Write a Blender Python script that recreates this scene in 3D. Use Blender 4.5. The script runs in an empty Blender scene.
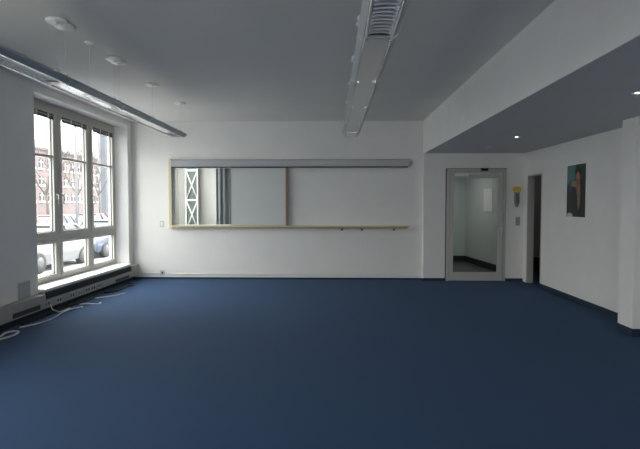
import bpy, bmesh, math, random
from mathutils import Vector, Matrix
random.seed(7)
C = bpy.context.scene.collection
PI = math.pi

# ------------------------------------------------------------------ helpers
class MB:
    """collects shapes into one bmesh"""
    def __init__(s): s.b = bmesh.new()
    def box(s, x0, x1, y0, y1, z0, z1, bev=0.0, mi=0):
        v = [s.b.verts.new(p) for p in ((x0,y0,z0),(x1,y0,z0),(x1,y1,z0),(x0,y1,z0),(x0,y0,z1),(x1,y0,z1),(x1,y1,z1),(x0,y1,z1))]
        fs = [s.b.faces.new([v[i] for i in q]) for q in ((0,3,2,1),(4,5,6,7),(0,1,5,4),(1,2,6,5),(2,3,7,6),(3,0,4,7))]
        for f in fs: f.material_index = mi
        if bev > 0:
            es = list({e for f in fs for e in f.edges})
            r = bmesh.ops.bevel(s.b, geom=es, offset=bev, segments=2, profile=0.5, affect='EDGES')
            for f in r['faces']: f.material_index = mi
        return s
    def prism(s, pts, a0, a1, axis='y', mi=0):
        """polygon extruded along an axis; pts are (x,z) for y, (x,y) for z, (y,z) for x"""
        def P(p, a):
            return (p[0], a, p[1]) if axis == 'y' else (p[0], p[1], a) if axis == 'z' else (a, p[0], p[1])
        A = [s.b.verts.new(P(p, a0)) for p in pts]; B = [s.b.verts.new(P(p, a1)) for p in pts]
        n = len(pts); fs = [s.b.faces.new(A), s.b.faces.new(B[::-1])]
        for i in range(n): fs.append(s.b.faces.new((A[i], B[i], B[(i+1)%n], A[(i+1)%n])))
        for f in fs: f.material_index = mi
        return s
    def tube(s, pts, r, n=8, cap=True, mi=0):
        pts = [Vector(p) for p in pts]; rings = []
        rs = r if isinstance(r, (list, tuple)) else [r]*len(pts)
        up = None
        for i, p in enumerate(pts):
            d = (pts[min(i+1, len(pts)-1)] - pts[max(i-1, 0)]).normalized()
            if up is None:
                up = Vector((0,0,1)) if abs(d.z) < .9 else Vector((1,0,0))
            a = d.cross(up).normalized(); u = a.cross(d).normalized(); up = u
            rings.append([s.b.verts.new(p + rs[i]*(math.cos(2*PI*k/n)*a + math.sin(2*PI*k/n)*u)) for k in range(n)])
        for i in range(len(rings)-1):
            for k in range(n):
                f = s.b.faces.new((rings[i][k], rings[i][(k+1)%n], rings[i+1][(k+1)%n], rings[i+1][k]))
                f.smooth = True; f.material_index = mi
        if cap:
            for f in (s.b.faces.new(rings[0][::-1]), s.b.faces.new(rings[-1])): f.material_index = mi
        return s
    def lathe(s, prof, c=(0,0,0), n=24, axis='z', mi=0):
        """profile of (r, h) turned about an axis through c"""
        def P(r, h, t):
            a, b = r*math.cos(t), r*math.sin(t)
            q = (a,b,h) if axis == 'z' else (a,h,b) if axis == 'y' else (h,a,b)
            return (c[0]+q[0], c[1]+q[1], c[2]+q[2])
        rings = [[s.b.verts.new(P(max(r,1e-4), h, 2*PI*k/n)) for k in range(n)] for r, h in prof]
        for i in range(len(rings)-1):
            for k in range(n):
                f = s.b.faces.new((rings[i][k], rings[i][(k+1)%n], rings[i+1][(k+1)%n], rings[i+1][k]))
                f.smooth = True; f.material_index = mi
        for r in (rings[0], rings[-1]):
            f = s.b.faces.new(r); f.material_index = mi
        return s
    def build(s, name, mat, parent=None, smooth=False, loc=None):
        bmesh.ops.recalc_face_normals(s.b, faces=s.b.faces)
        me = bpy.data.meshes.new(name); s.b.to_mesh(me); s.b.free()
        for m in (mat if isinstance(mat, (list, tuple)) else [mat]): me.materials.append(m)
        o = bpy.data.objects.new(name, me); C.objects.link(o)
        if parent: o.parent = parent
        if loc: o.location = loc
        return o

def tag(o, label=None, cat=None, group=None, kind=None):
    if label: o['label'] = label
    if cat: o['category'] = cat
    if group: o['group'] = group
    if kind: o['kind'] = kind
    return o
def empty(name, label, cat, loc=(0,0,0), group=None, rz=0):
    o = bpy.data.objects.new(name, None); C.objects.link(o)
    o.location = loc; o.rotation_euler = (0,0,rz); o.empty_display_size = .1
    return tag(o, label, cat, group)
def struct(o): o['kind'] = 'structure'; return o
def sroot(name, loc=(0,0,0)):
    o = bpy.data.objects.new(name, None); C.objects.link(o); o.location = loc; o['kind'] = 'structure'; return o
def kids(o): return [c for c in list(bpy.data.objects) if c.parent == o]
def copy_tree(o, parent=None):
    ch = kids(o)
    c = o.copy(); C.objects.link(c)
    if parent: c.parent = parent
    for k in ch: copy_tree(k, c)
    return c

# ---------------------------------------------------------------- materials
def lin(c):
    f = lambda v: v/12.92 if v <= .04045 else ((v+.055)/1.055)**2.4
    return tuple(f(v/255) for v in c) + (1,)
def mat(name, col, rough=.6, metal=0.0, noise=0.0, scale=40, bump=0.0, bscale=200, spec=.5, stretch=None):
    m = bpy.data.materials.new(name); m.use_nodes = True
    nt = m.node_tree; N = nt.nodes; L = nt.links
    b = N['Principled BSDF']; b.inputs['Roughness'].default_value = rough; b.inputs['Metallic'].default_value = metal
    b.inputs['Specular IOR Level'].default_value = spec
    b.inputs['Base Color'].default_value = col
    tc = N.new('ShaderNodeTexCoord'); mp = N.new('ShaderNodeMapping'); L.new(tc.outputs['Object'], mp.inputs['Vector'])
    if stretch: mp.inputs['Scale'].default_value = stretch
    if noise > 0:
        t = N.new('ShaderNodeTexNoise'); t.inputs['Scale'].default_value = scale; t.inputs['Detail'].default_value = 6
        L.new(mp.outputs[0], t.inputs['Vector'])
        r = N.new('ShaderNodeMapRange'); r.inputs['To Min'].default_value = 1-noise; r.inputs['To Max'].default_value = 1+noise
        r.inputs['From Min'].default_value = .25; r.inputs['From Max'].default_value = .75
        L.new(t.outputs['Fac'], r.inputs['Value'])
        mx = N.new('ShaderNodeMix'); mx.data_type = 'RGBA'; mx.blend_type = 'MULTIPLY'; mx.inputs['Factor'].default_value = 1
        mx.inputs[6].default_value = col; L.new(r.outputs[0], mx.inputs[7]); L.new(mx.outputs[2], b.inputs['Base Color'])
    if bump > 0:
        t2 = N.new('ShaderNodeTexNoise'); t2.inputs['Scale'].default_value = bscale; t2.inputs['Detail'].default_value = 4
        L.new(mp.outputs[0], t2.inputs['Vector'])
        bp = N.new('ShaderNodeBump'); bp.inputs['Strength'].default_value = bump; bp.inputs['Distance'].default_value = .01
        L.new(t2.outputs['Fac'], bp.inputs['Height']); L.new(bp.outputs[0], b.inputs['Normal'])
    return m
def glass(name, tint=(1,1,1,1), refl=1.0):
    m = bpy.data.materials.new(name); m.use_nodes = True
    nt = m.node_tree; N = nt.nodes; L = nt.links; N.clear()
    o = N.new('ShaderNodeOutputMaterial'); mx = N.new('ShaderNodeMixShader'); t = N.new('ShaderNodeBsdfTransparent'); g = N.new('ShaderNodeBsdfGlossy')
    t.inputs['Color'].default_value = tint; g.inputs['Roughness'].default_value = .01
    fr = N.new('ShaderNodeFresnel'); fr.inputs['IOR'].default_value = 1.45
    ml = N.new('ShaderNodeMath'); ml.operation = 'MULTIPLY'; ml.inputs[1].default_value = refl
    ge = N.new('ShaderNodeNewGeometry'); fb = N.new('ShaderNodeMath'); fb.operation = 'SUBTRACT'; fb.inputs[0].default_value = 1
    L.new(ge.outputs['Backfacing'], fb.inputs[1]); m2 = N.new('ShaderNodeMath'); m2.operation = 'MULTIPLY'   # only the entry face reflects
    L.new(fr.outputs[0], ml.inputs[0]); L.new(ml.outputs[0], m2.inputs[0]); L.new(fb.outputs[0], m2.inputs[1]); L.new(m2.outputs[0], mx.inputs[0]); L.new(t.outputs[0], mx.inputs[1]); L.new(g.outputs[0], mx.inputs[2]); L.new(mx.outputs[0], o.inputs[0])
    return m
def emis(name, col, s):
    m = bpy.data.materials.new(name); m.use_nodes = True
    b = m.node_tree.nodes['Principled BSDF']; b.inputs['Base Color'].default_value = col
    b.inputs['Emission Color'].default_value = col; b.inputs['Emission Strength'].default_value = s
    return m

M = dict(
    wall=mat('wall_paint', (.80,.79,.77,1), .85, noise=.02, scale=3, bump=.08, bscale=160, spec=.2),
    ceil=mat('ceiling_paint', (.75,.735,.70,1), .9, noise=.02, scale=2, bump=.05, bscale=120, spec=.2),
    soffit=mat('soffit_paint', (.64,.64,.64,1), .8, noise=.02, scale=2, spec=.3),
    carpet=mat('blue_carpet', (.021,.059,.136,1), .9, noise=.28, scale=260, bump=.5, bscale=500, spec=.3),
    base=mat('dark_baseboard', (.015,.030,.055,1), .85),
    frame=mat('window_frame_paint', (.45,.44,.405,1), .4, noise=.02, scale=20),
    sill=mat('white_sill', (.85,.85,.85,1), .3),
    gasket=mat('dark_gasket', (.05,.05,.06,1), .6),
    blind=mat('dark_blind', (.03,.03,.03,1), .5),
    steel=mat('brushed_steel', (.6,.6,.6,1), .3, metal=1),
    trunk=mat('trunking_grey', (.34,.335,.31,1), .5, noise=.03, scale=8),
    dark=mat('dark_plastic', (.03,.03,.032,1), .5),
    gmid=mat('rocker_grey', (.34,.34,.33,1), .45),
    dark2b=mat('mid_grey_plastic', (.26,.26,.25,1), .5),
    dark2=mat('dark_grey_plastic', (.16,.16,.15,1), .5),
    black=mat('black_rubber', (.012,.012,.014,1), .6),
    wplastic=mat('white_plastic', (.72,.72,.70,1), .4),
    canopy=mat('white_canopy', (.92,.91,.88,1), .4),
    gplastic=mat('grey_plastic', (.50,.51,.51,1), .45),
    cablew=mat('pale_cable', (.55,.55,.55,1), .5),
    alu=mat('satin_aluminium', (.62,.64,.66,1), .32, metal=1, noise=.03, scale=30, stretch=(6,.3,6)),
    alup=mat('grey_luminaire_paint', (.42,.44,.46,1), .35, metal=.6),
    blade=mat('louver_blade_metal', (.88,.89,.90,1), .4, metal=.35),
    coverp=mat('cover_panel_paint', (.60,.62,.64,1), .2, metal=1),
    mirror=mat('louver_reflector', (.86,.88,.90,1), .22, metal=1),
    tube=mat('lamp_tube', (.85,.85,.84,1), .3),
    rail=mat('rail_grey_metal', (.44,.455,.47,1), .45, metal=.1, noise=.03, scale=20),
    wood=mat('beech_wood', (.46,.34,.17,1), .5, noise=.18, scale=6, stretch=(2,30,30)),
    pwood=mat('pale_wood', (.58,.54,.37,1), .5, noise=.12, scale=6, stretch=(30,30,2)),
    bwood=mat('brown_wood', (.25,.16,.10,1), .5, noise=.18, scale=6, stretch=(30,30,2)),
    board=mat('board_surface', (.58,.62,.60,1), .25, noise=.02, scale=3),
    door=mat('door_frame_paint', (.50,.49,.46,1), .45, noise=.02, scale=10),
    hallf=mat('hall_linoleum', (.10,.11,.11,1), .35, noise=.1, scale=15),
    hallw=mat('hall_paint', (.62,.66,.65,1), .8, noise=.02, scale=3),
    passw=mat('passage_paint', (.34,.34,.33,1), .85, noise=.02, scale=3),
    yellow=mat('yellow_plastic', (.72,.54,.05,1), .5),
    paper=mat('white_paper', (.85,.85,.84,1), .7),
    lattice=mat('white_steel_paint', (.85,.86,.86,1), .4),
    gpanel=mat('green_grey_panel', (.16,.19,.18,1), .7, noise=.04, scale=5),
    curtain=mat('grey_curtain', (.19,.21,.23,1), .9, noise=.05, scale=12),
    brick=mat('pink_brick', (.16,.13,.13,1), .9, noise=.08, scale=1.5),
    render=mat('pale_render', (.20,.21,.20,1), .9, noise=.05, scale=1),
    towerm=mat('blue_grey_cladding', (.075,.083,.10,1), .7, noise=.05, scale=1),
    lpost=mat('lamp_post_grey', (.07,.075,.08,1), .6),
    roof=mat('roof_tiles', (.12,.10,.10,1), .8, noise=.1, scale=2),
    farglass=mat('far_window_glass', (.04,.05,.055,1), .4, spec=.2),
    snow=mat('snowy_asphalt', (.27,.275,.285,1), .9, noise=.25, scale=.35),
    bark=mat('bark', (.07,.06,.055,1), .9, noise=.2, scale=10),
    redleaf=mat('red_twigs', (.22,.045,.045,1), .8, noise=.2, scale=10),
    tyre=mat('tyre', (.02,.02,.02,1), .8),
    hub=mat('hub_cap_grey', (.06,.06,.065,1), .4),
    carglass=mat('car_glass', (.02,.025,.03,1), .08),
    chrome=mat('chrome', (.8,.8,.8,1), .1, metal=1),
    pane=glass('window_glass', (.95,.97,.97,1)),
    dglass=glass('door_glass', (.89,.91,.90,1)),
    lamp=emis('lit_bulb', (1,.98,.95,1), 3),
    bulb=mat('unlit_bulb', (.6,.6,.6,1), .3),
)

cb = M['carpet'].node_tree.nodes['Principled BSDF']
cb.inputs['Sheen Weight'].default_value = .07; cb.inputs['Sheen Roughness'].default_value = .35; cb.inputs['Sheen Tint'].default_value = (.55,.75,1,1)

# ------------------------------------------------------------------ shell
H_, S_ = 3.17, 2.51                  # ceiling and soffit heights
XL, XR, XB = -4.04, 3.755, 1.805     # left wall, right wall, bulkhead face
YB, YD, YF = 10.0, 9.86, -4.0        # back wall, door wall, wall behind the camera
struct(MB().box(XL-.4, 6.2, YF-.15, YD+.15, -.12, 0).box(XL-.4, XB, YD+.15, YB+.15, -.12, 0).build('floor', M['carpet']))
struct(MB().box(XL-.4, XB, YF-.15, YB+.15, H_, H_+.2).build('ceiling', M['ceil']))
struct(MB().box(XB, 6.2, YF-.15, YB+.15, S_+.004, H_+.2).build('ceiling_bulkhead', M['wall']))
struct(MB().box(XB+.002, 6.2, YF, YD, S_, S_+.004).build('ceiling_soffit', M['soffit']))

WZ0, WZ1 = .31, 3.045
WINS = [(6.715, 9.80), (0.7, 3.785)]
wl = MB()
TH = .40
wl.box(XL-TH, XL, YF-.15, YB+.15, 0, WZ0).box(XL-TH, XL, YF-.15, YB+.15, WZ1, H_)
ys = [YF-.15] + [v for w in reversed(WINS) for v in w] + [YB+.15]
for i in range(0, len(ys), 2): wl.box(XL-TH, XL, ys[i], ys[i+1], WZ0, WZ1)
struct(wl.build('wall_left', M['wall']))
# back wall with the glazed hatch
HX0, HX1, HZ0, HZ1 = -3.205, -2.02, 1.09, 2.26
wb = MB()
wb.box(XL, HX0, YB, YB+.15, 0, H_).box(HX1, XB, YB, YB+.15, 0, H_).box(HX0, HX1, YB, YB+.15, 0, HZ0).box(HX0, HX1, YB, YB+.15, HZ1, H_)
struct(wb.build('wall_back', M['wall']))
# projecting wall with the glass door
DX0, DX1, DZ = 2.25, 3.41, 2.21
wd = MB()
wd.box(XB, DX0, YD, YB+.15, 0, S_).box(DX1, XR+.15, YD, YB+.15, 0, S_).box(DX0, DX1, YD, YB+.15, DZ, S_)
struct(wd.build('wall_door', M['wall']))
OY0, OY1, OZ = 9.03, 9.66, 2.055
wr = MB()
wr.box(XR, XR+.15, YF, OY0, 0, S_).box(XR, XR+.115, OY0, OY1, OZ, S_).box(XR, XR+.115, OY1, YD, 0, S_)
struct(wr.build('wall_right', M['wall']))
FX0, FX1, FZ0, FZ1 = -1.5, 2.9, .85, 2.9
struct(MB().box(XL, FX0, YF-.15, YF, 0, H_).box(FX1, XR+.15, YF-.15, YF, 0, H_).box(FX0, FX1, YF-.15, YF, 0, FZ0).box(FX0, FX1, YF-.15, YF, FZ1, H_).build('wall_front', M['wall']))
struct(MB().box(3.445, XR, 5.74, 6.04, 0, S_, .004).build('column', M['wall']))
# baseboards
def bb(name, *boxes, z=.075):
    m = MB()
    for b in boxes: m.box(*b, 0, z)
    return struct(m.build(name, M['base']))
bb('baseboard_back', (XL, XB-.012, YB-.012, YB), (XB-.012, XB, YD, YB), z=.035)
bb('baseboard_door', (XB-.012, DX0-.005, YD-.012, YD), (DX1+.005, XR, YD-.012, YD), z=.055)
bb('baseboard_right', (XR-.012, XR, 6.04, OY0), (3.445, XR, 6.04, 6.052), (3.433, 3.445, 5.728, 6.052), (3.445, XR, 5.728, 5.74), (XR-.012, XR, YF, 5.728), z=.09)
bb('baseboard_left', (XL, XL+.012, YF, YB-.012))

# ----------------------------------------------------------------- windows
def window(n, y0, y1):
    XF = -4.27                                    # room-side face of the frame
    w = sroot('window_%d' % n, (XF, y0, WZ0))
    def part(mb, name, m, parent=w):
        o = mb.build(name, m, parent); o.matrix_parent_inverse = Matrix.Translation((-XF, -y0, -WZ0)) if parent == w else Matrix.Identity(4); return o
    zb, zt = WZ0+.03, WZ1-.035
    f = MB(); d = .065
    f.box(XF-d, XF, y0, y0+.06, zb, zt, .004).box(XF-d, XF, y1-.06, y1, zb, zt, .004)
    f.box(XF-d, XF, y0+.06, y1-.06, zb, zb+.05, .004).box(XF-d, XF, y0+.06, y1-.06, zt-.10, zt, .004)
    f.box(XF-d, XF, y0, y1, zt, WZ1, 0)
    third = (y1-y0-.06)/3
    cs = [y0+.03, y1-2.14, y1-1.12, y1-.10]         # the first casement is a little narrower
    f.box(XF-d, XF, y1-.10, y1-.06, zb+.05, zt-.10)
    for k in (1, 2): f.box(XF-d, XF+.005, cs[k]-.035, cs[k]+.035, zb+.05, zt-.10, .004)
    for k in range(3): f.box(XF-d, XF+.003, cs[k]+.03, cs[k+1]-.03, .975, 1.045, .004)
    part(f, 'frame', M['frame'])
    for k in range(3):
        a, b = cs[k]+.038, cs[k+1]-.038
        for (z0, z1, up) in ((zb+.055, .97, False), (1.05, zt-.105, True)):
            s = MB(); t = .078 if up else .06; tt = .05; xs0, xs1 = XF-.06, XF+.018
            s.box(xs0, xs1, a, a+t, z0, z1, .006).box(xs0, xs1, b-t, b, z0, z1, .006)
            s.box(xs0, xs1, a+t, b-t, z0, z0+tt, .006).box(xs0, xs1, a+t, b-t, z1-tt, z1, .006)
            if up: s.box(XF-.075, XF+.004, a+t, b-t, 2.222, 2.258, .003)
            so = part(s, 'sash', M['frame'])
            p = MB().box(XF-.034, XF-.028, a+t-.008, b-t+.008, z0+tt-.008, z1-tt+.008).build('pane', M['pane'], so)
            g = MB()
            for (q0, q1, r0, r1) in ((a+t, a+t+.008, z0+tt, z1-tt), (b-t-.008, b-t, z0+tt, z1-tt), (a+t+.008, b-t-.008, z0+tt, z0+tt+.008), (a+t+.008, b-t-.008, z1-tt-.008, z1-tt)):
                g.box(XF-.027, XF-.016, q0, q1, r0, r1)
            g.build('gasket', M['gasket'], so)
            if up:
                hy = a+t*.45 if k != 0 else b-t*.45
                h = MB().box(XF+.018, XF+.026, hy-.014, hy+.014, 1.58, 1.70, .003)
                h.tube([(XF+.026, hy, 1.66), (XF+.055, hy, 1.66), (XF+.062, hy, 1.65), (XF+.062, hy, 1.52)], .010, 10)
                h.build('handle', M['steel'], so)
            else:
                lk = MB().lathe([(.012, 0), (.012, .010), (.008, .014)], (XF+.018, a+t*.5, .80), 12, 'x').build('lock_button', M['steel'], so)
    return w
for i, (a, b) in enumerate(WINS): window(i+1, a, b)
# window sills
for i, (a, b) in enumerate(WINS):
    struct(MB().prism([(XL-.235,a+.002),(XL+.10,a+.002),(XL+.10,b-.13),(XL,b-.002),(XL-.235,b-.002)], WZ0, WZ0+.035, 'z').build('trim_%d' % (i+1), M['sill']))
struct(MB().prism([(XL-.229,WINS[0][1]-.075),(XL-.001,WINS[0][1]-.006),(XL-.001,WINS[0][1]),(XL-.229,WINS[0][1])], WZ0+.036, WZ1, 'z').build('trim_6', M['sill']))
# raised blinds
WH = ['leftmost', 'middle', 'rightmost']
third = (WINS[0][1]-WINS[0][0]-.06)/3
b0 = None
for k in range(3):
    e0 = [WINS[0][0]+.03, WINS[0][1]-2.14, WINS[0][1]-1.12, WINS[0][1]-.10]; y = (e0[k]+e0[k+1])/2; hw = (e0[k+1]-e0[k])/2-.125
    r = empty('venetian_blind', 'dark raised venetian blind at the top of the %s tall window pane' % WH[k], 'blind', (-4.243, y, 2.80), 'raised blinds at the window')
    MB().box(-.012, .012, -hw, hw, .055, .08, .003).build('head_rail', M['blind'], r)
    s = MB()
    for q in range(8): s.box(-.012, .012, -hw+.005, hw-.005, .006*q, .006*q+.0035)
    s.build('slat_stack', M['blind'], r)
    for e in (-hw*.35, hw*.55): MB().box(.0125, .016, e-.02, e+.02, 0, .08, .002).build('clip', M['frame'], r)

# --------------------------------------------- parapet trunking under windows
TX = XL+.115
t = empty('cable_trunking', 'long grey cable trunking under the window along left wall', 'trunking', (XL, 8, .084))
def tp(mb, name, m, lab=None):
    o = mb.build(name, m, t); o.matrix_parent_inverse = Matrix.Translation((-XL, -8, -.084))
    if lab: o['label'] = lab
    return o
W0, W1 = WINS[0][0]-.02, 9.64
body = MB()
body.box(XL+.013, TX, YF, W0, .084, .278, .004)
body.box(XL+.013, TX, W0, W1, .084, .205, .004).box(XL+.013, TX-.03, W0, W1, .205, .300)
body.box(XL+.013, TX, W1, YB-.013, .084, .30, .004)
tp(body, 'trunking_body', M['trunk'])
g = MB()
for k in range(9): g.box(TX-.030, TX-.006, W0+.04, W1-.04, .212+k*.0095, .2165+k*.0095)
tp(g, 'gap_shade_slats', M['dark'], 'dark slats standing in for the shaded gap under the sill')  # shade of the gap between sill and trunking, built as dark slats
tp(MB().box(TX, TX+.003, 5.98, 6.56, .105, .165, .001), 'slot_cover', M['dark'], 'dark slot in the near trunking')
for y in (6.73, 7.02, 7.38, 7.62, 7.86, 8.05, 8.28):
    s = tp(MB().box(TX, TX+.004, y-.075, y+.075, .105, .185, .002), 'socket_plate', M['gplastic'])
    for e in (-.036, .036):
        MB().lathe([(.026, 0), (.026, .002), (.020, .002), (.019, -.001)], (TX+.004, y+e, .145), 16, 'x').build('socket_hole', M['dark'], s)
tp(MB().box(TX, TX+.004, 8.9, 9.5, .095, .15, .001), 'slot_cover', M['dark'])
tag(MB().box(XL, XL+.012, 6.27, 6.52, .285, .50, .004).build('cover_plate', mat('plate_grey', (.42,.44,.43,1), .5)), 'flat grey blank cover plate on left wall above the trunking', 'plate')

# -------------------------------------------------------------- loose cables
def spline(pts, n=8):
    P = [Vector(p) for p in pts]; out = []
    for i in range(len(P)-1):
        a, b, c, d = P[max(i-1,0)], P[i], P[i+1], P[min(i+2, len(P)-1)]
        for k in range(n):
            u = k/n
            out.append(.5*((2*b)+(c-a)*u+(2*a-5*b+4*c-d)*u*u+(3*b-a-3*c+d)*u**3))
    return out+[P[-1]]
def cable(pts, r, m, label, grp='loose cables on the carpet'):
    o = MB().tube(spline([(x, y, max(z, r)) for x, y, z in pts]), r, 8).build('cable', M[m]); tag(o, label, 'cable', grp)
R1 = .009
cable([(-3.86,5.0,0),(-3.74,5.3,0),(-3.66,5.55,0),(-3.69,5.72,0),(-3.77,5.76,0),(-3.82,5.68,0),(-3.78,5.5,0),(-3.86,5.2,0)], .012, 'cablew', 'pale looped cable on carpet nearest the camera')
cable([(-3.82,5.95,.0),(-3.78,6.02,0),(-3.70,6.2,0),(-3.69,6.5,0),(-3.75,6.75,0),(-3.76,7.0,0),(-3.71,7.10,0),(-3.66,7.18,0)], R1, 'cablew', 'pale cable bowing out from trunking below the left pane')
cable([(-3.80,7.36,0),(-3.74,7.40,0),(-3.63,7.40,0),(-3.55,7.37,0),(-3.52,7.44,0),(-3.555,7.50,0)], R1, 'cablew', 'pale cable hooked at its end below the middle pane')
cable([(-3.80,7.85,0),(-3.74,7.9,0),(-3.62,8.02,0),(-3.54,8.2,0),(-3.50,8.3,0)], R1, 'cablew', 'short straight pale cable below the right pane')
cable([(-3.88,6.72,.146),(-3.865,6.74,.07),(-3.845,6.78,.04),(-3.82,6.85,.0),(-3.81,7.0,0),(-3.815,7.1,0)], .008, 'cablew', 'pale cable hanging down from trunking socket to carpet')
cable([(-3.96,5.6,0),(-3.94,6.0,0),(-3.93,6.5,0),(-3.94,7.0,0),(-3.92,7.5,0),(-3.94,8.0,0),(-3.92,8.6,0),(-3.93,9.2,0),(-3.96,9.6,0)], .014, 'black', 'long black cable running beneath the trunking')
cable([(-3.89,6.1,0),(-3.865,6.35,0),(-3.86,6.7,0),(-3.88,7.1,0),(-3.85,7.5,0),(-3.84,7.9,0),(-3.87,8.15,0)], .012, 'black', 'black cable winding onto carpet below the window')
cable([(-3.86,8.3,0),(-3.78,8.4,0),(-3.72,8.6,0),(-3.74,8.95,0),(-3.70,9.15,0),(-3.78,9.3,0),(-3.88,9.35,0)], .012, 'black', 'black cable curling near the back left corner')

# ------------------------------------------------------- hatch on back wall
# room behind the hatch
struct(MB().box(XL-.4, -.4, YB+.15, 13.2, -.12, 0).build('floor_annex', M['hallf']))
struct(MB().box(XL-.4, -.4, YB+.15, 13.2, 2.8, 2.95).build('ceiling_annex', M['wall']))
struct(MB().box(XL-.4, -.4, 13.05, 13.2, 0, 2.8).box(-.55, -.4, YB+.15, 13.05, 0, 2.8).build('wall_annex', M['wall']))
al = MB().box(XL-.4, XL, YB+.15, 13.05, 0, .3).box(XL-.4, XL, YB+.15, 13.05, 2.7, 2.8).box(XL-.4, XL, YB+.15, 10.3, .3, 2.7).box(XL-.4, XL, 12.5, 13.05, .3, 2.7)
struct(al.build('wall_annex_left', M['wall']))
fw = sroot('window_3'); f = MB(); ya, yb_ = YF-.12, YF-.05
f.box(FX0, FX0+.06, ya, yb_, FZ0, FZ1).box(FX1-.06, FX1, ya, yb_, FZ0, FZ1).box(FX0+.06, FX1-.06, ya, yb_, FZ0, FZ0+.06).box(FX0+.06, FX1-.06, ya, yb_, FZ1-.06, FZ1)
xm = (FX0+FX1)/2; f.box(xm-.05, xm+.05, ya, yb_, FZ0+.06, FZ1-.06); f.build('frame', M['frame'], fw)
for p0, p1 in ((FX0+.05, xm-.04), (xm+.04, FX1-.05)): MB().box(p0, p1, YF-.088, YF-.082, FZ0+.05, FZ1-.05).build('pane', M['pane'], fw)
aw = sroot('window_4')
f = MB()
f.box(-4.35,-4.28,10.3,10.36,.3,2.7).box(-4.35,-4.28,12.44,12.5,.3,2.7).box(-4.35,-4.28,10.36,12.44,.3,.36).box(-4.35,-4.28,10.36,12.44,2.64,2.7).box(-4.35,-4.28,11.37,11.43,.36,2.64)
f.build('frame', M['frame'], aw)
MB().box(-4.32,-4.314,10.35,11.38,.35,2.65).build('pane', M['pane'], aw); MB().box(-4.32,-4.314,11.42,12.45,.35,2.65).build('pane', M['pane'], aw)
hw = sroot('window_5')
MB().box(HX0, HX1+.02, YB+.05, YB+.056, HZ0, HZ1).build('pane', M['dglass'], hw)
MB().box(HX0, HX0+.02, YB+.03, YB+.08, HZ0, HZ1).box(HX0+.02, HX1, YB+.03, YB+.08, HZ1-.02, HZ1).box(HX0+.02, HX1, YB+.03, YB+.08, HZ0, HZ0+.015).build('frame', M['lattice'], hw)
# lattice post seen through the hatch
px0, px1, yy = -3.775, -3.44, 12.75
lp = empty('lattice_post', 'white steel lattice post with crossed braces behind the hatch glass', 'post', ((px0+px1)/2, yy, 0))
def lpart(mb, n, m):
    o = mb.build(n, M[m], lp); o.matrix_parent_inverse = Matrix.Translation((-(px0+px1)/2, -yy, 0)); return o
lpart(MB().box(px0+.004, px1-.004, yy+.03, yy+.05, 0, 2.8), 'backing_panel', 'gpanel')
for x in (px0, px1-.03): lpart(MB().box(x, x+.03, yy-.02, yy+.02, 0, 2.8, .002), 'upright', 'lattice')
nb = [.10, .86, 1.62, 2.38]
for z in nb: lpart(MB().box(px0+.03, px1-.03, yy-.015, yy+.015, z-.025, z+.025, .002), 'crossbar', 'lattice')
for i in range(3):
    for s in (0, 1):
        xa, xb = (px0+.03, px1-.03) if s == 0 else (px1-.03, px0+.03)
        for dx in (-.02, .02):
            lpart(MB().tube([(xa, yy-.004+.008*s, nb[i]+.03+dx*1.2), (xb, yy-.004+.008*s, nb[i+1]-.03+dx*1.2)], .0085, 8), 'brace', 'lattice')
# curtain in that room
cu = MB(); n = 80; rows = []
for i in range(n+1):
    x = -2.85+1.0*i/n; y = 12.2+.045*math.sin(i*.62)+.02*math.sin(i*.23+1)
    rows.append((cu.b.verts.new((x, y, .05)), cu.b.verts.new((x, y, 2.7)), cu.b.verts.new((x, y+.004, .05)), cu.b.verts.new((x, y+.004, 2.7))))
for a, b in zip(rows, rows[1:]):
    cu.b.faces.new((a[0], b[0], b[1], a[1])).smooth = True; cu.b.faces.new((a[3], b[3], b[2], a[2])).smooth = True
cr = empty('curtain', 'grey folded curtain hanging behind the hatch glass', 'curtain', (-2.35, 12.2, 0))
o = cu.build('drape', M['curtain'], cr); o.matrix_parent_inverse = Matrix.Translation((2.35, -12.2, 0))
o = MB().tube([(-2.95,12.2,2.74),(-1.75,12.2,2.74)], .015, 10).build('curtain_rod', M['steel'], cr); o.matrix_parent_inverse = Matrix.Translation((2.35, -12.2, 0))
for e in (-2.96, -1.77):
    o = MB().box(e,e+.02,12.19,12.21,2.74,2.8).build('bracket', M['steel'], cr); o.matrix_parent_inverse = Matrix.Translation((2.35, -12.2, 0))

# top rail, wooden ledge, post, board
r = empty('screen_rail', 'long grey metal rail across back wall above the board', 'rail', (-.83, YB, 2.25))
def rp(mb, n, m, par=r, org=(-.83, YB, 2.25)):
    o = mb.build(n, M[m], par); o.matrix_parent_inverse = Matrix.Translation([-v for v in org]); return o
rp(MB().prism([(YB-.02,2.415),(YB-.075,2.405),(YB-.09,2.385),(YB-.09,2.285),(YB-.075,2.262),(YB-.0,2.262),(YB,2.415)], -3.215, 1.53, 'x'), 'rail_body', 'rail')
rp(MB().box(-3.215, 1.50, YB-.07, YB-.015, 2.243, 2.262, .002), 'lower_channel', 'dark')
rp(MB().lathe([(.03,0),(.04,.012),(.04,.04),(.02,.055)], (1.53, YB-.047, 2.335), 16, 'x'), 'end_cap', 'gplastic')
tag(MB().box(-3.275, -3.217, YB-.07, YB, 1.03, 2.425, .003).build('wooden_side_batten', M['pwood']), 'pale upright wooden batten at the left end of the hatch', 'batten')
l = empty('wooden_shelf', 'long narrow wooden ledge below board on back wall', 'ledge', (-.83, YB, 1.03))
def lp2(mb, n, m): return rp(mb, n, m, l, (-.83, YB, 1.03))
lp2(MB().box(-3.215, 1.53, YB-.10, YB, 1.062, 1.088, .003), 'ledge_board', 'pwood')
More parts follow.
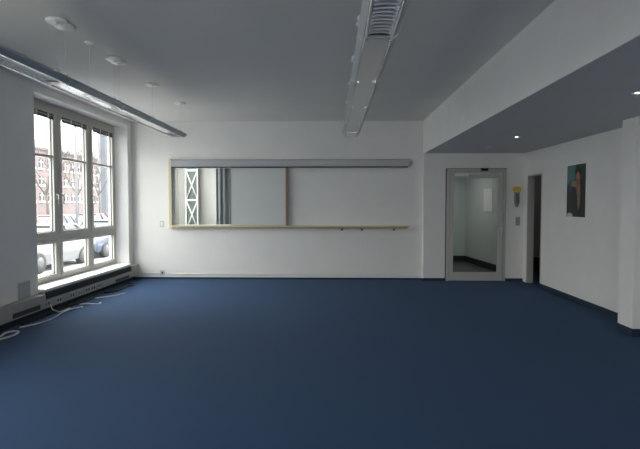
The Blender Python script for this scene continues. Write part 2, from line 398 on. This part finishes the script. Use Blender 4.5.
lp2(MB().box(-3.215, 1.50, YB-.085, YB, 1.032, 1.062, .002), 'ledge_batten', 'wood')
for x in (.20, .60, 1.24): lp2(MB().prism([(YB,1.032),(YB-.06,1.032),(YB-.06,1.022),(YB-.008,.985),(YB,.985)], x-.02, x+.02, 'x'), 'bracket', 'bwood')
tag(MB().box(-.925, -.875, YB-.08, YB, 1.089, 2.242, .003).build('wooden_post', M['bwood']), 'brown upright wooden post at right edge of grey board', 'post')
wbd = empty('board', 'plain pale grey-green board standing on the wooden ledge', 'board', (-1.47, YB, 1.09))
rp(MB().box(-2.02, -.93, YB-.045, YB-.03, 1.10, 2.238, .002), 'board_panel', 'board', wbd, (-1.47, YB, 1.09))
e = MB().box(-2.028,-2.02,YB-.05,YB-.02,1.09,2.238,.001).box(-2.02,-.928,YB-.05,YB-.02,1.089,1.10,.001)
rp(e, 'board_edge', 'gplastic', wbd, (-1.47, YB, 1.09))

# switches and sockets
def plate(name, x, z, y, label, cat, two=False):
    p = empty(name, label, cat, (x, y, z))
    if two:
        MB().box(-.042,.042,-.010,0,-.083,.083,.003).build('cover', M['dark2b'], p)
        for s in (-.04, .04): MB().box(-.028,.028,-.015,-.010,s-.030,s+.030,.002).build('rocker', M['gmid'], p)
    elif cat == 'socket':
        MB().box(-.05,.05,-.012,0,-.05,.05,.003).build('cover', M['gplastic'], p)
        MB().lathe([(.022,-.012),(.022,-.014),(.018,-.014),(.017,-.0125)], (0,0,0), 16, 'y').build('socket_hole', M['dark'], p)
    else:
        MB().box(-.043,.043,-.010,0,-.06,.06,.003).build('cover', M['gplastic'], p)
        MB().box(-.030,.030,-.015,-.010,-.042,.042,.002).build('rocker', M['wplastic'], p)
plate('light_switch', -3.44, 1.115, YB, 'small grey light switch on back wall left of the hatch', 'switch')
plate('wall_socket', -3.445, .125, YB, 'low grey wall socket on back wall near window corner', 'socket')
plate('light_switch', 3.645, 1.18, YD, 'double light switch right of the glass door', 'switch', True)
struct(MB().box(XL+.15, -3.47, YB-.018, YB, .105, .125, .003).box(-3.37, XB-.01, YB-.018, YB, .09, .105, .003).build('trim_3', M['wplastic']))

# --------------------------------------------------------------- glass door
d = sroot('door_1', ((DX0+DX1)/2, YD, 0))
def dp(mb, n, m, par=d):
    o = mb.build(n, M[m], par)
    if par == d: o.matrix_parent_inverse = Matrix.Translation((-(DX0+DX1)/2, -YD, 0))
    return o
fr = MB()
fr.box(DX0, DX0+.055, YD-.012, YD+.10, 0, DZ, .003).box(DX1-.055, DX1, YD-.012, YD+.10, 0, DZ, .003).box(DX0+.055, DX1-.055, YD-.012, YD+.10, DZ-.055, DZ, .003)
dp(fr, 'door_frame', 'door')
dp(MB().box(DX0-.02, DX0, YD-.006, YD, 0, DZ+.008).box(DX0-.008, DX1+.008, YD-.014, YD, DZ, DZ+.008), 'dark_joint', 'dark')
a, b, z1 = DX0+.062, DX1-.062, DZ-.062
lf = MB(); gx0, gx1, gz0, gz1 = 2.385, 3.25, .175, 2.03
lf.box(a, gx0, YD-.02, YD+.035, .008, z1, .004).box(gx1, b, YD-.02, YD+.035, .008, z1, .004).box(gx0, gx1, YD-.02, YD+.035, .008, gz0, .004).box(gx0, gx1, YD-.02, YD+.035, gz1, z1, .004)
dp(lf, 'door_leaf', 'door')
dp(MB().box(gx0-.006, gx1+.006, YD+.004, YD+.012, gz0-.006, gz1+.006), 'pane', 'dglass')
h = MB().box(3.305, 3.345, YD-.028, YD-.02, .96, 1.16, .003).tube([(3.325,YD-.028,1.09),(3.325,YD-.07,1.09),(3.315,YD-.078,1.09),(3.20,YD-.078,1.09)], .010, 10)
dp(h, 'handle', 'steel')
dp(MB().box(2.40, 2.66, YD-.062, YD-.0205, 2.065, 2.12, .005).box(2.66, 2.93, YD-.045, YD-.030, 2.10, 2.115, .002), 'door_closer', 'wplastic')
dp(MB().box(2.91, 3.045, YD-.05, YD-.0125, 2.165, 2.218, .006), 'sensor_box', 'black')
# hall behind the glass door
struct(MB().box(1.5, 3.6, YB+.15, 13.4, -.02, 0).prism([(3.6,10.15),(3.95,10.15),(3.6,13.4)], -.02, 0, 'z').box(DX0, DX1, YD+.15, YB+.15, -.02, .0).build('floor_hall', M['hallf']))
struct(MB().box(1.35, 3.6, 13.25, 13.4, 0, 2.5).box(1.35, 1.5, YB+.15, 13.25, 0, 2.5).prism([(3.525,13.25),(3.80,10.15),(3.95,10.15),(3.675,13.4)], 0, 2.5, 'z').build('wall_hall', M['hallw']))
struct(MB().box(1.35, 3.95, YB+.15, 13.4, 2.5, 2.6).build('ceiling_hall', M['hallw']))
struct(MB().box(1.5, 3.51, 13.235, 13.25, 0, .15).prism([(3.51,13.25),(3.785,10.15),(3.80,10.15),(3.525,13.25)], 0, .15, 'z').build('baseboard_hall', M['black']))
pn = MB(); ang = math.atan2(.275, 3.1)
o = pn.box(-.012, 0, -.26, .26, -.27, .27, .003).build('notice', M['paper']); o.location = (3.63, 11.75, 1.61); o.rotation_euler = (0,0,ang); o.location.x = 3.525+.275*(13.25-11.75)/3.1-.003
tag(o, 'white paper notice on hall wall seen through glass door', 'notice')
# side passage seen through the open doorway
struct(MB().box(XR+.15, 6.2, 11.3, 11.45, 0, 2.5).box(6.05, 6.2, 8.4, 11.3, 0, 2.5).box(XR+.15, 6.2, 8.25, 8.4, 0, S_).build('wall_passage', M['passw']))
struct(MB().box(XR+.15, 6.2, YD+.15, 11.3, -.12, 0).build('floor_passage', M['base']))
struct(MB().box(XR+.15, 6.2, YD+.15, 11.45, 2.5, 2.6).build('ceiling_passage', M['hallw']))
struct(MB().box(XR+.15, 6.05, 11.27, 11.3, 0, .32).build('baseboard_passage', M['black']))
dr = sroot('door_2', (XR, (OY0+OY1)/2, 0))
o = MB().box(XR-.006, XR+.121, OY1-.012, OY1+.01, 0, OZ+.015, .002).box(XR-.006, XR+.121, OY0, OY1-.012, OZ-.012, OZ+.015, .002).box(XR-.006, XR+.156, OY0-.01, OY0+.012, 0, OZ+.015, .002).build('door_frame', M['door'], dr)
o.matrix_parent_inverse = Matrix.Translation((-XR, -(OY0+OY1)/2, 0))
# device beside the door
dv = empty('wall_phone', 'grey tapering handset holder on wall below the yellow holder', 'phone', (3.612, YD, 1.46))
MB().prism([(-.045,.29),(.045,.29),(.047,.10),(.030,.02),(.012,0),(-.012,0),(-.030,.02),(-.047,.10)], -.045, 0, 'y').build('cradle', M['dark2b'], dv)
MB().prism([(-.022,.26),(.022,.26),(.025,.12),(.012,.05),(-.012,.05),(-.025,.12)], -.07, -.0452, 'y').build('handset', M['dark2'], dv)
yb = empty('leaflet_holder', 'yellow holder fixed to wall above the grey handset holder', 'holder', (3.612, YD, 1.756))
MB().prism([(-.085,.075),(-.065,.10),(.065,.10),(.085,.075),(.075,.03),(.05,0),(-.05,0),(-.075,.03)], -.035, 0, 'y').build('holder_body', M['yellow'], yb)
MB().box(-.055,.055,-.040,-.0352,.035,.080,.002).build('front_pocket', mat('pale_yellow', (.62,.52,.10,1), .5), yb)

# ------------------------------------------------------------------ picture
def poster_mat():
    m = bpy.data.materials.new('poster_print'); m.use_nodes = True
    nt = m.node_tree; N = nt.nodes; L = nt.links; b = N['Principled BSDF']; b.inputs['Roughness'].default_value = .35
    tc = N.new('ShaderNodeTexCoord')
    nz = N.new('ShaderNodeTexNoise'); nz.inputs['Scale'].default_value = 14; nz.inputs['Detail'].default_value = 4; L.new(tc.outputs['Object'], nz.inputs['Vector'])
    last = None
    # u: 0..1 from far (left in view) to near edge; v: 0 top .. 1 bottom ; shapes (cu, cv, ru, rv, colour)
    shapes = [(.15,.15,.36,.26,(66,104,104)), (.80,.10,.22,.20,(30,62,52)), (.30,.70,.42,.36,(36,36,44)), (.20,.42,.12,.10,(46,52,80)), (.60,.14,.17,.10,(14,12,14)), (.60,.24,.10,.10,(150,96,84)),
              (.42,.37,.22,.06,(118,108,82)), (.62,.42,.12,.16,(128,76,62)), (.66,.62,.08,.22,(122,98,86)), (.93,.62,.12,.50,(40,42,32)), (.18,.97,.16,.045,(170,166,150))]
    for cu, cv, ru, rv, col in shapes:
        mp = N.new('ShaderNodeVectorMath'); mp.operation = 'SUBTRACT'; L.new(tc.outputs['Object'], mp.inputs[0])
        mp.inputs[1].default_value = (0, .29-.58*cu, .4-.8*cv)
        sc = N.new('ShaderNodeVectorMath'); sc.operation = 'MULTIPLY'; sc.inputs[1].default_value = (0, 1/(.58*ru), 1/(.8*rv)); L.new(mp.outputs[0], sc.inputs[0])
        ln = N.new('ShaderNodeVectorMath'); ln.operation = 'LENGTH'; L.new(sc.outputs[0], ln.inputs[0])
        ad = N.new('ShaderNodeMath'); ad.operation = 'MULTIPLY_ADD'; ad.inputs[1].default_value = .5; L.new(nz.outputs['Fac'], ad.inputs[0]); L.new(ln.outputs['Value'], ad.inputs[2])
        rg = N.new('ShaderNodeMapRange'); rg.interpolation_type = 'SMOOTHSTEP'; rg.inputs['From Min'].default_value = 1.0; rg.inputs['From Max'].default_value = 1.45; rg.inputs['To Min'].default_value = 1; rg.inputs['To Max'].default_value = 0
        L.new(ad.outputs[0], rg.inputs['Value'])
        mx = N.new('ShaderNodeMix'); mx.data_type = 'RGBA'; L.new(rg.outputs[0], mx.inputs['Factor'])
        if last: L.new(last, mx.inputs[6])
        else: mx.inputs[6].default_value = lin((28,38,34))
        mx.inputs[7].default_value = tuple(v*1.5 for v in lin(col)[:3])+(1,); last = mx.outputs[2]
    L.new(last, b.inputs['Base Color'])
    return m
pc = empty('picture', 'tall dark green and brown picture hanging on the right wall', 'picture', (XR-.012, 7.74, 1.722))
MB().box(-.006,.012,-.300,.300,-.412,.412,.002).build('mount', M['paper'], pc)
MB().box(-.0072,-.006,-.29,.29,-.40,.40).build('print', poster_mat(), pc)

# ---------------------------------------------------------- hanging lights
def luminaire(x, y0, y1, lou, label, cups, feeds, joints, plates, off=0):
    """lou: list of (a, b) louvred stretches; the rest of the channel is covered"""
    Z = 2.62
    t = empty('linear_luminaire', label, 'lamp', (x, y1, Z), 'suspended linear lights')
    def lpn(mb, n, m, par=None):
        o = mb.build(n, M[m], par or t)
        return o
    L_ = y0-y1
    prof = [(-.082,0),(-.100,.004),(-.135,.034),(-.135,.050),(-.062,.092),(.062,.092),(.135,.050),(.135,.034),(.100,.004),(.082,0),(.080,.056),(-.080,.056)]
    lpn(MB().prism(prof, L_, -.012), 'housing', 'alup')
    lpn(MB().prism([(-.10,.002),(-.136,.034),(-.136,.051),(-.062,.094),(.062,.094),(.136,.051),(.136,.034),(.10,.002)], -.012, 0), 'end_cap', 'alu')
    pos = y0
    cov = []
    for a, b in lou:
        if a > pos+.02: cov.append((pos, a))
        pos = b
        m = MB(); A, B = a-y1, b-y1
        k = A+.03
        while k < B-.02:
            m.prism([(-.074,.044),(.074,.044),(.074,.004),(.03,.012),(-.03,.012),(-.074,.004)], k-.002, k+.002); k += .058
        for s in (-1, 1):
            m.prism([(s*.078,.002),(s*.074,.002),(s*.062,.030),(s*.050,.052),(s*.078,.052)], A+.005, B-.005)
        lpn(m, 'louver', 'blade')
        lpn(MB().tube([(0, A+.03, .047), (0, B-.03, .047)], .008, 10), 'lamp_tube', 'tube')
        for e in (A, B): lpn(MB().box(-.08,.08,e-.005,e+.005,-.002,.02), 'joint_strip', 'alu')
    if pos < y1-.03: cov.append((pos, y1-.012))
    for a, b in cov:
        lpn(MB().box(-.0795,.0795,a-y1+.006,b-y1-.006,.004,.010,.001), 'cover_panel', 'coverp')
    for s in (-1, 1):
        lpn(MB().tube([(s*.088, L_, .0015), (s*.088, -.012, .0015)], .0085, 8), 'edge_strip', 'mirror')
    for q in joints:
        lpn(MB().prism([(-.137,.030),(-.100,.001),(-.06,-.003),(-.06,.003),(-.099,.008),(-.134,.036)], q-y1-.018, q-y1+.018), 'joint_clip', 'alu')
        lpn(MB().prism([(.137,.030),(.100,.001),(.06,-.003),(.06,.003),(.099,.008),(.134,.036)], q-y1-.018, q-y1+.018), 'joint_clip', 'alu')
        lpn(MB().lathe([(.003,-.010),(.011,-.006),(.011,.004)], (.088, q-y1, -.003), 12), 'joint_knob', 'chrome')
    for a, b in plates:
        lpn(MB().prism([(.02,.003),(.076,.003),(.076,-.001),(.05,-.006),(.02,-.001)], a-y1, b-y1), 'reflector_plate', 'mirror')
    h = H_-Z
    for cy in cups:
        wires = []
        for k, q in enumerate(cy):
            c = lpn(MB().lathe([(.085,0),(.088,-.016),(.078,-.026),(.012,-.028),(.008,-.042)], (0,0,0), 24), 'ceiling_canopy', 'canopy'); c.location = (off, q-y1, h)
            w = MB().tube([(0,0,-.030),(0,0,.100-h)], .0011, 6).build('suspension_wire', M['steel'], c)
            MB().box(-.02,.02,-.012,.012,.088-h,.106-h,.003).build('wire_clamp', M['alu'], c)
    for q in feeds:
        c = lpn(MB().lathe([(.045,0),(.046,-.012),(.030,-.022),(.006,-.026)], (0,0,0), 20), 'cable_inlet', 'canopy'); c.location = (off, q-y1, h)
        MB().tube([(0,0,-.02),(0,0,.09-h)], .0013, 6).build('feed_cable', M['wplastic'], c)
    return t
CUPS = [(4.48,4.62),(5.66,5.78),(6.87,),(8.14,)]
luminaire(-2.525, -2.4, 8.20, [(-2.3,4.50),(7.75,8.15)], 'long grey suspended linear light nearer the window', CUPS, [5.09], [4.57, 5.74, 6.62, 7.7], [(4.66,4.95),(5.08,5.5),(5.85,6.3)], .05)
luminaire(.305, -2.4, 8.20, [(-2.3,3.36),(7.75,8.15)], 'long grey suspended linear light over the middle of the room', CUPS, [5.08], [3.40, 4.57, 5.74, 6.87], [])
# downlights in the soffit
for i, (x, y, on, lab) in enumerate(((2.71,4.53,1,'lit recessed downlight at the right edge, nearest the column'), (2.715,7.44,1,'lit recessed downlight in the soffit between the other two'), (2.70,8.73,0,'unlit recessed downlight in the soffit close to glass door'))):
    dl = empty('downlight', lab, 'downlight', (x, y, S_), 'soffit downlights')
    MB().lathe([(.052,0),(.052,-.006),(.040,-.009),(.034,-.003),(.034,0)], (0,0,0), 28).build('trim_ring', M['chrome' if on else 'wplastic'], dl)
    MB().lathe([(.022,-.001),(.019,-.008),(.009,-.011)], (0,0,0), 20).build('bulb', M['lamp' if on else 'bulb'], dl)

# ----------------------------------------------------------------- exterior
GZ = -.6
struct(MB().box(-140, XL-.4, -70, 220, GZ-.2, GZ).build('ground', M['snow']))
def apartment(name, label, x1, y0, y1, h, wm, first, step, rows, wh, ww, rowz, depth=12, lit=None):
    """a block whose street face lies at x1, running along y"""
    r = empty(name, label, 'building', (x1-depth/2, (y0+y1)/2, GZ))
    inv = Matrix.Translation((-(x1-depth/2), -(y0+y1)/2, -GZ))
    def P(mb, n, m, par=r):
        o = mb.build(n, m, par)
        if par == r: o.matrix_parent_inverse = inv
        return o
    P(MB().box(x1-depth, x1, y0, y1, GZ, h), 'wall', wm)
    P(MB().box(x1-depth-.3, x1+.35, y0-.3, y1+.3, h, h+.35).prism([(x1+.3,h+.35),(x1-depth/2,h+3.0),(x1-depth-.3,h+.35)], y0-.3, y1+.3), 'roof', M['roof'])
    y = first
    while y < y1-.8:
        for z in rowz:
            w = P(MB().box(x1-.02, x1+.05, y-ww/2, y+ww/2, z-wh/2, z+wh/2), 'window', M['farglass'])
            MB().box(x1+.05, x1+.09, y-.05, y+.05, z-wh/2, z+wh/2).box(x1+.05, x1+.09, y-ww/2, y+ww/2, z+wh*.18, z+wh*.18+.08).build('window_bars', M['lattice'], w)
            MB().box(x1, x1+.22, y-ww/2-.2, y+ww/2+.2, z-wh/2-.28, z-wh/2).build('window_sill', M['lattice'], w)
        y += step
    return r
apartment('apartment_building', 'long pale pink brick building across the street outside the window', -52, 62, 124, 11.2, M['brick'], 80, 2.7, 4, 1.5, 1.2, (8.7, 5.75, 2.8))
tw = empty('stair_tower', 'tall narrow blue-grey tower seen through the right window pane', 'building', (-41.65, 91, GZ))
MB().box(-.45,.45,-1,1,0,20).build('wall', M['towerm'], tw)
MB().box(-.55,.55,-1.1,1.1,20,20.3).build('roof', M['roof'], tw)
MB().box(-1.05,-.45,-.9,.9,0,18).build('side_wing', M['render'], tw)
# street lamp
sl = empty('street_lamp', 'slender dark street lamp post seen through the middle window pane', 'lamp', (-11.05, 21.3, GZ))
MB().tube([(0,0,0),(0,0,1.0),(0,0,7.2)], [.09,.06,.045], 12).build('post', M['lpost'], sl)
MB().tube(spline([(0,0,7.1),(0,.2,7.6),(0,.8,7.85),(0,1.3,7.8)]), .035, 10).build('arm', M['lpost'], sl)
MB().box(-.12,.12,1.2,1.8,7.70,7.84,.03).build('lamp_head', M['gplastic'], sl)
# parked cars
def car(label, col, x, y, rz, est=True):
    c = empty('car', label, 'car', (x, y, GZ), 'cars parked outside', rz)
    paint = mat('car_paint', col, .25, noise=.02, scale=3, spec=.6)
    def loft(secs, name, m, par=c):
        mb = MB(); rings = []
        for yv, pts in secs: rings.append([mb.b.verts.new((px, yv, pz)) for px, pz in pts])
        n = len(rings[0])
        for i in range(len(rings)-1):
            for k in range(n):
                f = mb.b.faces.new((rings[i][k], rings[i][(k+1)%n], rings[i+1][(k+1)%n], rings[i+1][k])); f.smooth = False
        mb.b.faces.new(rings[0]); mb.b.faces.new(rings[-1][::-1])
        o = mb.build(name, m, par); bv = o.modifiers.new('soft', 'BEVEL'); bv.width = .035; bv.segments = 2; return o
    def sec(w, zb, zm, zt):
        return [(-w*.94,zb),(-w,zm),(-w*.97,zt-.08),(-w*.88,zt),(w*.88,zt),(w*.97,zt-.08),(w,zm),(w*.94,zb)]
    loft([(-2.15, sec(.74,.32,.45,.62)), (-2.0, sec(.82,.24,.5,.74)), (-1.0, sec(.86,.20,.55,.90)), (0, sec(.86,.20,.55,.92)), (1.3, sec(.86,.20,.55,.92)), (1.95, sec(.83,.24,.55,.90)), (2.12, sec(.76,.32,.5,.78))], 'body', paint)
    rear = 2.0 if est else 1.6
    def cs(w0, w1, z0, z1): return [(-w0,z0),(-w1,z1),(w1,z1),(w0,z0)]
    loft([(-.95, cs(.76,.74,.90,.93)), (-.25, cs(.78,.60,.90,1.38)), (1.2, cs(.78,.60,.90,1.40)), (rear, cs(.76,.70,.88,.95))], 'cabin_glass', M['carglass'])
    rf = MB().box(-.60,.60,-.28,1.28,1.385,1.43,.02)
    for s in (-1, 1):
        rf.tube([(s*.77,-.95,.92),(s*.61,-.25,1.40)], .035, 8).tube([(s*.79,.55,.92),(s*.62,.5,1.40)], .035, 8).tube([(s*.75,rear,.92),(s*.61,1.2,1.41)], .05, 8)
    rf.build('roof', paint, c)
    for s in (-1, 1):
        for yv in (-1.35, 1.32):
            w = MB().lathe([(.20,-.10),(.30,-.10),(.315,-.06),(.315,.06),(.30,.10),(.20,.10)], (s*.76,yv,.315), 24, 'x').build('wheel', M['tyre'], c)
            MB().lathe([(.05,-.108),(.19,-.104),(.19,.104),(.05,.108)], (s*.76,yv,.315), 20, 'x').build('hub_cap', M['hub'], w)
        MB().box(s*.58-.14,s*.58+.14,-2.17,-2.05,.56,.68,.02).build('headlight', M['chrome'], c)
        MB().box(s*.66-.10,s*.66+.10,2.04,2.13,.60,.80,.02).build('tail_light', M['redleaf'], c)
        MB().box(s*.92-.09,s*.92+.09,-.72,-.60,.90,1.02,.02).build('wing_mirror', paint, c)
    MB().box(-.78,.78,-2.20,-2.10,.30,.46,.03).box(-.78,.78,2.06,2.17,.30,.46,.03).build('bumper', M['dark'], c)
    return c
car('pale silver car parked low in the left and middle window panes', (.12,.125,.13,1), -9.7, 16.2, 0)
car('blue car parked low in the right window pane', (.02,.035,.07,1), -9.8, 20.9, 0)
car('dark red car parked farther off, behind the middle window pane', (.10,.02,.02,1), -17.5, 35.5, .02)
car('pale blue car parked farther off, behind the left window pane', (.10,.13,.18,1), -17.3, 30.2, .02, False)
# bare trees and a reddish shrub
def tree(name, label, cat, x, y, h, m, spread=.5, r0=.13, levels=5, grp=None, base=.35):
    root = empty(name, label, cat, (x, y, GZ), grp)
    tr = MB(); br = MB(); rnd = random.Random(int(x*31+y*17))
    top = Vector((rnd.uniform(-.2,.2), rnd.uniform(-.2,.2), h*base))
    tr.tube([(0,0,0), tuple(top*.5+Vector((.03,.02,0))), tuple(top)], [r0, r0*.85, r0*.7], 8)
    def grow(p, d, l, r, lv):
        q = p+d*l*.5+Vector((rnd.uniform(-.05,.05),)*3)*l; e = p+d*l
        br.tube([p, q, e], [r, r*.8, r*.6], 5 if lv < 3 else 4, cap=False)
        if lv >= levels: return
        for k in range(3 if lv < 2 else 2 + (rnd.random() < .5)):
            ax = Vector((rnd.uniform(-1,1), rnd.uniform(-1,1), rnd.uniform(-.2,.9))).normalized()
            grow(e if k else q, (d*.75+ax*spread*1.3).normalized(), l*rnd.uniform(.6,.8), r*.58, lv+1)
    for k in range(4):
        a = 2*PI*k/4+rnd.random()
        grow(top*rnd.uniform(.8,1), Vector((math.cos(a)*spread, math.sin(a)*spread, 1)).normalized(), h*.25, r0*.55, 1)
    tr.build('trunk', m, root); br.build('branches', m, root)
tree('bare_tree', 'bare winter tree outside, behind the left window pane', 'tree', -22, 38.2, 9, M['bark'], grp='bare street trees')
tree('bare_tree', 'bare winter tree outside, behind the middle window pane', 'tree', -22.5, 43.4, 9.5, M['bark'], grp='bare street trees')
tree('bare_tree', 'bare winter tree outside, behind the right window pane', 'tree', -26, 55, 9.5, M['bark'], grp='bare street trees')
tree('red_shrub', 'reddish bare shrub outside low in the left window pane', 'shrub', -13.6, 23.0, 2.6, M['redleaf'], .7, .05, 6, base=.12)

# ----------------------------------------------------------------- lighting
w = bpy.data.worlds.new('overcast'); bpy.context.scene.world = w; w.use_nodes = True
bg = w.node_tree.nodes['Background']; bg.inputs[0].default_value = (1,.975,.945,1); WN, WL = w.node_tree.nodes, w.node_tree.links      # overcast sky: zenith three times as bright as the horizon
tcw = WN.new('ShaderNodeTexCoord'); sep = WN.new('ShaderNodeSeparateXYZ'); WL.new(tcw.outputs['Generated'], sep.inputs[0])
mxw = WN.new('ShaderNodeMath'); mxw.operation = 'MAXIMUM'; mxw.inputs[1].default_value = 0; WL.new(sep.outputs['Z'], mxw.inputs[0])
maw = WN.new('ShaderNodeMath'); maw.operation = 'MULTIPLY_ADD'; maw.inputs[1].default_value = 3.9; maw.inputs[2].default_value = 1.7; WL.new(mxw.outputs[0], maw.inputs[0]); WL.new(maw.outputs[0], bg.inputs[1])
def portal(name, y0, y1, z0, z1, x=-4.42):
    L = bpy.data.lights.new(name, 'AREA'); L.shape = 'RECTANGLE'; L.size = z1-z0; L.size_y = y1-y0; L.cycles.is_portal = True
    o = bpy.data.objects.new(name, L); C.objects.link(o); o.location = (x, (y0+y1)/2, (z0+z1)/2); o.rotation_euler = (0, -PI/2, 0)
for i, (a, b) in enumerate(WINS): portal('window_portal', a, b, WZ0, WZ1)
portal('annex_portal', 10.3, 12.5, .3, 2.7)
L_ = bpy.data.lights.new('rear_portal', 'AREA'); L_.shape = 'RECTANGLE'; L_.size = FX1-FX0; L_.size_y = FZ1-FZ0; L_.cycles.is_portal = True
o = bpy.data.objects.new('rear_portal', L_); C.objects.link(o); o.location = ((FX0+FX1)/2, YF-.14, (FZ0+FZ1)/2); o.rotation_euler = (PI/2, 0, 0)
def lamp(name, loc, size, power):
    L = bpy.data.lights.new(name, 'AREA'); L.size = size; L.energy = power; L.color = (1,.98,.95)
    o = bpy.data.objects.new(name, L); C.objects.link(o); o.location = loc
lamp('hall_fill_light', (2.55, 11.9, 2.47), .4, 3.0)  # unseen fill added to brighten the hall behind the glass door
lamp('annex_fill_light', (-3.55, 11.9, 2.77), .4, 9)  # added fill, out of view, lifts the room behind the hatch
lamp('passage_fill_light', (5.0, 10.2, 2.47), .3, .4)  # weak unseen fill added for the side passage

# ------------------------------------------------------------------- camera
cam = bpy.data.cameras.new('camera'); cam.sensor_width = 36; cam.lens = 36*498/640; cam.clip_end = 500
co = bpy.data.objects.new('camera', cam); C.objects.link(co); co.location = (0,0,1.52)
co.rotation_euler = (math.radians(90-2.36), 0, math.radians(1.38))
sc = bpy.context.scene; sc.camera = co
sc.view_settings.view_transform = 'Standard'; sc.view_settings.look = 'None'; sc.view_settings.gamma = 1; sc.view_settings.use_curve_mapping = False
sc.view_settings.exposure = 1.56
cy = sc.cycles
cy.use_denoising = True; cy.max_bounces = 14; cy.diffuse_bounces = 8; cy.glossy_bounces = 6; cy.transparent_max_bounces = 24; cy.caustics_reflective = False; cy.caustics_refractive = False
cy.sample_clamp_indirect = 8
